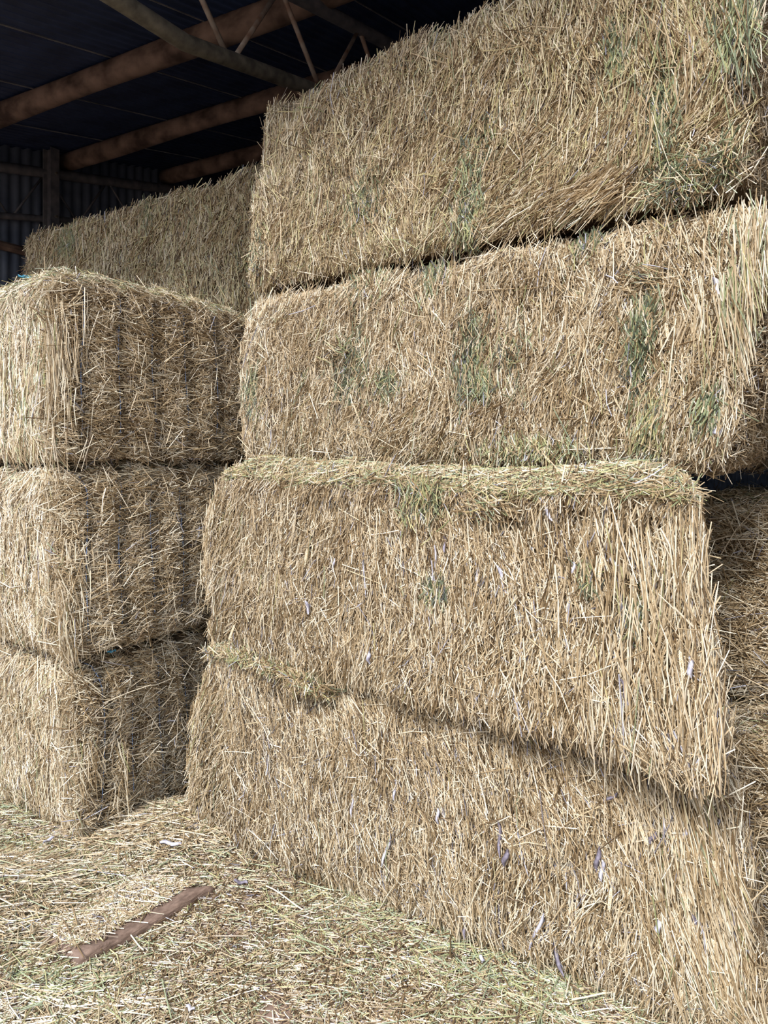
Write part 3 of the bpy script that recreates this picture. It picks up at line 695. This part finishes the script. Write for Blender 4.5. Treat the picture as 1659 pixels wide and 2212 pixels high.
# ---------------------------------------------------------------- loose straw and hay
def scatter_flat(N, X, Y, Z, nrm, med, base, green, grey, lmax=0.3, longf=0.06, tilt=0.10, ang=None, longr=(.1, .28), rad=(0.0009, 0.0022)):
    a = rng.uniform(0, 2 * math.pi, N) if ang is None else ang
    d = np.stack([np.cos(a), np.sin(a), rng.normal(0, tilt, N)], 1)
    d = unit(d - nrm * (d * nrm).sum(1, keepdims=True) * 0.9)
    L = lengths(N, med, 0.6, 0.008, lmax); lg = rng.random(N) < longf; L[lg] = rng.uniform(*longr, lg.sum())
    TN = tints(N, base, 0.13, green, grey); TN[lg] = np.where(TN[lg] > .9, .5, TN[lg])
    R = rng.uniform(*rad, N); R[lg] *= 1.3
    d[lg, 2] *= 0.3
    return (np.stack([X, Y, Z], 1), unit(d), nrm, L, R, rng.normal(0, 0.003, N), rng.normal(0.001, 0.004, N), rng.normal(0, 0.006, N) * (L / .1), TN)
N = 150000
Y = rng.uniform(1.9, 4.7, N); X = rng.uniform(-0.62, 0.62, N) * Y
A_, B_ = T1.C[0, 0], T1.C[0, 1]; e_ = unit(B_ - A_)
inside = -(X - A_[0]) * e_[1] + (Y - A_[1]) * e_[0]       # distance behind the foot of the long stack
keep = ~((inside > 0.15) & (X > -0.9))
# soil shows in a few worn patches
P3 = np.stack([X, Y, X * 0], 1)
bare = 0.55 * vnoise(P3 * 3.0, 51) + 0.45 * vnoise(P3 * 8, 52)
fore = np.clip((2.85 - Y) / 0.4, 0, 1) * np.clip((0.35 - X) / 0.5, 0, 1)
keep &= ~(((inside < -.1) & (bare + 0.5 * fore > 0.44)) & (rng.random(N) < 0.85))
keep &= rng.random(N) < (1 - 0.25 * fore)
SLAB = np.array([px_floor(165, 2104), px_floor(62, 2040), px_floor(300, 1915), px_floor(478, 1925)])
ins = np.ones(N, bool)
for i_ in range(4):
    a_, b_ = SLAB[i_], SLAB[(i_ + 1) % 4]
    ins &= ((b_[0] - a_[0]) * (Y - a_[1]) - (b_[1] - a_[1]) * (X - a_[0])) < 0
keep &= ~ins
X, Y = X[keep], Y[keep]; N = len(X)
up = np.tile(np.array([0, 0, 1.0]), (N, 1))
Z = ground_z(X, Y) + rng.uniform(0.001, 0.013, N)
P3 = np.stack([X, Y, X * 0], 1)
gr = np.clip(0.22 + 0.35 * vnoise(P3 * 1.6 + 4, 53) + 0.25 * np.exp(-((X - 0.15) / .6) ** 2), 0.04, 0.75)
S = scatter_flat(N, X, Y, Z, up, 0.028, 0.18, 0.0, 0.02, longf=0.05)
t = S[-1]; g = rng.random(N) < gr * 1.0; t[g] = rng.uniform(0.70, 0.86, g.sum()); yl = rng.random(N) < 0.06; t[yl] = rng.uniform(.6, .69, yl.sum())
V, Q, TT = build_stalks([S])
tag(mesh_obj('loose_straw', [M_STALK], V, Q, None, TT), 'loose straw, chaff and greenish hay strewn over the floor in front of the stacks', 'loose straw', kind='stuff')
# the same litter, thinner, on the floor to either side
N = 30000
X2 = rng.uniform(-5.0, 2.6, N); Y2 = rng.uniform(0.2, 5.5, N)
out = (abs(X2) > 0.60 * Y2) | (Y2 < 1.9); X2, Y2 = X2[out], Y2[out]; N = len(X2)
S2 = scatter_flat(N, X2, Y2, ground_z(X2, Y2) + rng.uniform(.001, .012, N), np.tile(np.array([0, 0, 1.0]), (N, 1)), .05, .3, .25, .02, longf=.08, rad=(.0015, .003))
V, Q, TT = build_stalks([S2])
tag(mesh_obj('loose_straw', [M_STALK], V, Q, None, TT), 'thin straw litter on the floor beyond both sides of the picture', 'loose straw', kind='stuff')
# a thicker drift of longer straws at the lower left
def drift(N, cx, cy, sx, sy, h, med, label, base=.34, green=.16, tilt=.3, mainang=None):
    X = cx + rng.normal(0, sx, N); Y = cy + rng.normal(0, sy, N)
    Z = ground_z(X, Y) + 0.006 + rng.random(N) * h * np.exp(-((X - cx) / sx) ** 2 / 2 - ((Y - cy) / sy) ** 2 / 2)
    up = np.tile(np.array([0, 0, 1.0]), (N, 1))
    a = None if mainang is None else mainang + rng.normal(0, .95, N)
    V, Q, TT = build_stalks([scatter_flat(N, X, Y, Z, up, med, base, green, .02, longf=.12, tilt=tilt, ang=a)])
    tag(mesh_obj('straw_drift', [M_STALK], V, Q, None, TT), label, 'loose straw', kind='stuff')
drift(5200, -1.55, 3.08, .28, .17, .07, .07, 'tangled drift of longer pale straws on the floor at the left edge, below the left stack')
drift(5200, -1.0, 3.68, .25, .18, .05, .045, 'heap of short straw banked in the corner between the two stacks', base=.36, green=.1)
drift(2600, -1.2, 2.40, .40, .14, .02, .07, 'scatter of longer yellowish straws on the floor at the bottom left', base=.44, green=.1)

# loose hay along the ledge where the second bale stands proud of the third
def ledge(b, N, xr, yr, base, green, zlift, label, name='loose_hay', droop=True):
    q = np.zeros((N, 3)); q[:, 0] = rng.uniform(*xr, N); q[:, 1] = -b.h[1] + rng.uniform(*yr, N); q[:, 2] = b.h[2]
    q[:, 1] += 0.03 * vnoise(np.stack([q[:, 0] * 5, q[:, 0] * 0, q[:, 0] * 0], 1), 61)
    cl = np.clip(0.5 + 0.7 * vnoise(np.stack([q[:, 0] * 4, q[:, 1] * 4, q[:, 0] * 0], 1), 62), 0.1, 1)
    W, nw, nl = b.surf(q, rng.random(N) * zlift * cl)
    a = rng.normal(0, 0.85, N)
    d = np.stack([np.cos(a), np.sin(a), rng.normal(0, .12, N)], 1); d = unit(d - nl * (d * nl).sum(1, keepdims=True) * 0.85)
    dw = unit(b.ax * d[:, 0:1] + b.ay * d[:, 1:2] + b.az * d[:, 2:3])
    L = lengths(N, .042, .6, .015, .24)
    V, Q, TT = build_stalks([(W, dw, nw, L, rng.uniform(.001, .0022, N), rng.normal(0, .004, N), rng.normal(0, .006, N), rng.normal(0, .008, N), tints(N, base, .13, green, .02))])
    tag(mesh_obj(name, [M_STALK], V, Q, None, TT), label, 'loose hay', kind='stuff')
ledge(T2, 11500, (-T2.h[0], T2.h[0] - .02), (-.085, .26), .34, .38, .05, 'strip of loose greenish hay lying along the ledge on top of the second bale')
ledge(T1, 3600, (-T1.h[0], -T1.h[0] + .75), (-.02, .22), .34, .18, .05, 'loose hay spilling over the left part of the bottom bale, under the second bale')
ledge(L3, 4200, (-L3.h[0], L3.h[0]), (-.02, 1.6), .38, .40, .03, 'pale green hay lying on top of the left stack')

# ---------------------------------------------------------------- things on the floor
# low slab of packed earth whose broken front and left edges show
def slab():
    Cn = [px_floor(165, 2104), px_floor(62, 2040), px_floor(300, 1915), px_floor(478, 1925)]     # front corner, left corner, back, right
    C0 = np.array(Cn); N1, N2 = 46, 26; V = []
    for i in range(N1 + 1):
        for j in range(N2 + 1):
            u_, v_ = i / N1, j / N2
            p = (C0[0] * (1 - u_) + C0[3] * u_) * (1 - v_) + (C0[1] * (1 - u_) + C0[2] * u_) * v_
            e = min(u_ * 6, (1 - u_) * 6, v_ * 10, (1 - v_) * 3, 1.0)
            V.append([p[0], p[1], 0.0, e, v_])
    V = np.array(V); z = ground_z(V[:, 0], V[:, 1])
    edge = V[:, 3] * (1.0)
    nz = vnoise(np.stack([V[:, 0] * 25, V[:, 1] * 25, V[:, 0] * 0], 1), 71)
    front = np.exp(-(V[:, 4] / 0.12) ** 2)
    z = z - 0.012 + (0.042 + 0.010 * front + 0.004 * nz) * np.clip(edge * 2.2, 0, 1)
    P = np.stack([V[:, 0] + 0.006 * nz, V[:, 1], z], 1)
    idx = np.arange(len(P)).reshape(N1 + 1, N2 + 1)
    Q = np.stack([idx[:-1, :-1], idx[1:, :-1], idx[1:, 1:], idx[:-1, 1:]], -1).reshape(-1, 4)
    o = mesh_obj('earth_slab', [M_SLAB], P, Q, smooth=True)
    m_ = o.modifiers.new('thickness', 'SOLIDIFY'); m_.thickness = 0.012; m_.offset = -1
    tag(o, 'low slab of packed reddish-brown earth half buried in straw, its raised front edge bare', 'earth slab')
    # straw chaff lying on it, kept off the bare front edge
    N = 3400; u_ = 0.07 + 0.91 * rng.random(N); v_ = 0.26 + 0.74 * rng.random(N)
    C0_ = [C0[i][None] for i in range(4)]
    p = (C0_[0] * (1 - u_[:, None]) + C0_[3] * u_[:, None]) * (1 - v_[:, None]) + (C0_[1] * (1 - u_[:, None]) + C0_[2] * u_[:, None]) * v_[:, None]
    up = np.tile(np.array([0, 0, 1.0]), (N, 1))
    V, Q, TT = build_stalks([scatter_flat(N, p[:, 0], p[:, 1], ground_z(p[:, 0], p[:, 1]) + 0.033 + rng.random(N) * .005, up, .022, .36, .1, .03, longf=.02)])
    tag(mesh_obj('straw_chaff', [M_STALK], V, Q, None, TT), 'short chaff lying on the packed earth slab', 'loose straw', kind='stuff')
slab()
def floor_scrap(name, px0, py0, px1, py1, w, mat, label, cat, z=0.016, grp=None):
    a = np.array(px_floor(px0, py0)); b_ = np.array(px_floor(px1, py1)); d = unit(b_ - a); s = np.array([-d[1], d[0]])
    V = []; n1 = 10
    for i in range(n1 + 1):
        t = i / n1; c = a * (1 - t) + b_ * t + s * 0.004 * math.sin(t * 7 + px0); ww = w / 2 * (1 - abs(2 * t - 1) ** 3 * .75)
        gz_ = float(ground_z(np.array([c[0]]), np.array([c[1]]))[0]) + z + 0.004 * math.sin(t * 9)
        for k in range(8):
            an = k * math.pi / 4; V.append([c[0] + s[0] * ww * math.cos(an), c[1] + s[1] * ww * math.cos(an), gz_ + max(0.0022, w * .28) * math.sin(an) * (1 if k % 2 else .8)])
    V = np.array(V); Q = [(i * 8 + k, i * 8 + (k + 1) % 8, (i + 1) * 8 + (k + 1) % 8, (i + 1) * 8 + k) for i in range(n1) for k in range(8)]
    Q += [(0, 1, 2, 3), (0, 3, 4, 5), (0, 5, 6, 7)]; e = n1 * 8; Q += [(e, e + 3, e + 2, e + 1), (e, e + 5, e + 4, e + 3), (e, e + 7, e + 6, e + 5)]
    tag(mesh_obj(name, [mat], V, np.array(Q), smooth=True), label, cat, grp)
floor_scrap('weathered_stem', -6, 1978, 92, 1926, .013, M_DARKSTEM, 'long grey weathered stem lying on the drift at the left edge of the floor', 'stem', z=.045)
floor_scrap('dry_husk', 345, 1864, 392, 1866, .026, M_HUSK, 'flat lilac-grey husk on the straw heap between the stacks', 'husk', z=.03)
floor_scrap('dry_husk', 92, 1856, 115, 1838, .02, M_HUSK, 'pale curled husk on the floor at the foot of the left stack', 'husk', z=.05)
floor_scrap('dry_husk', 315, 1925, 350, 1932, .022, M_DARKSTEM, 'dark husk lying on the chaff above the earth slab', 'husk', z=.025)
floor_scrap('dry_husk', 402, 2178, 420, 2186, .016, M_HUSK, 'small lilac-grey husk near the bottom edge, on bare soil', 'husk', z=.02)
floor_scrap('dry_husk', 1040, 2078, 1043, 2094, .014, M_HUSK, 'white husk on the floor close to the foot of the bottom bale', 'husk', z=.02)
floor_scrap('dry_husk', 505, 1915, 535, 1918, .02, M_DARKSTEM, 'dark grey husk on the floor to the right of the earth slab', 'husk', z=.018)
LONG = [(1235, 2175, 1400, 2152, 'M'), (5, 1925, 150, 1905, 0), (140, 1905, 300, 1945, 1), (0, 1935, 120, 1922, 1), (350, 2120, 370, 2212, 1), (640, 2030, 720, 2070, 1), (575, 1925, 655, 1975, 0), (215, 2060, 280, 2018, 0), (280, 2030, 310, 2060, 0), (440, 1870, 580, 1842, 1)]
for k, (x0, y0, x1, y1, g) in enumerate(LONG):
    a = np.array(px_floor(x0, y0)); b_ = np.array(px_floor(x1, y1)); pts = []
    for t in np.linspace(0, 1, 6):
        c = a * (1 - t) + b_ * t; pts.append((c[0], c[1], float(ground_z(np.array([c[0]]), np.array([c[1]]))[0]) + 0.022 + 0.006 * math.sin(t * 4 + k)))
    V, Q = sweep(pts, 0.0026, 5)
    o = mesh_obj('straw_stalk', [M_STALK], V, Q, None, np.full(len(Q), 0.82 if g == 1 else 0.62))
    tag(o, 'single long straw lying on top of the floor litter', 'straw', 'long single straws on the floor')

# scraps of blue twine
def scrap(b, q, label, n_=16, size=.02):
    W, nw, _ = b.surf(np.array([q], float), .02); W = W[0]
    pts = [W + np.array([size * math.cos(i * .9) * (1 - i / 20), size * math.sin(i * 1.3), .004 * math.sin(i * 2) + .006]) for i in range(n_)]
    V, Q = sweep(pts, .0022, 5); tag(mesh_obj('twine_scrap', [M_BLUE], V, Q, smooth=True), label, 'twine')
scrap(L3, (-L3.h[0] + .05, -L3.h[1] + .32, L3.h[2]), 'scrap of bright blue twine on top of the left stack', size=.028)
x_, z_ = L1.to_local(240, 1418)
scrap(L1, (x_, -L1.h[1] + .04, L1.h[2]), 'scrap of bright blue twine in the gap above the bottom left bale')
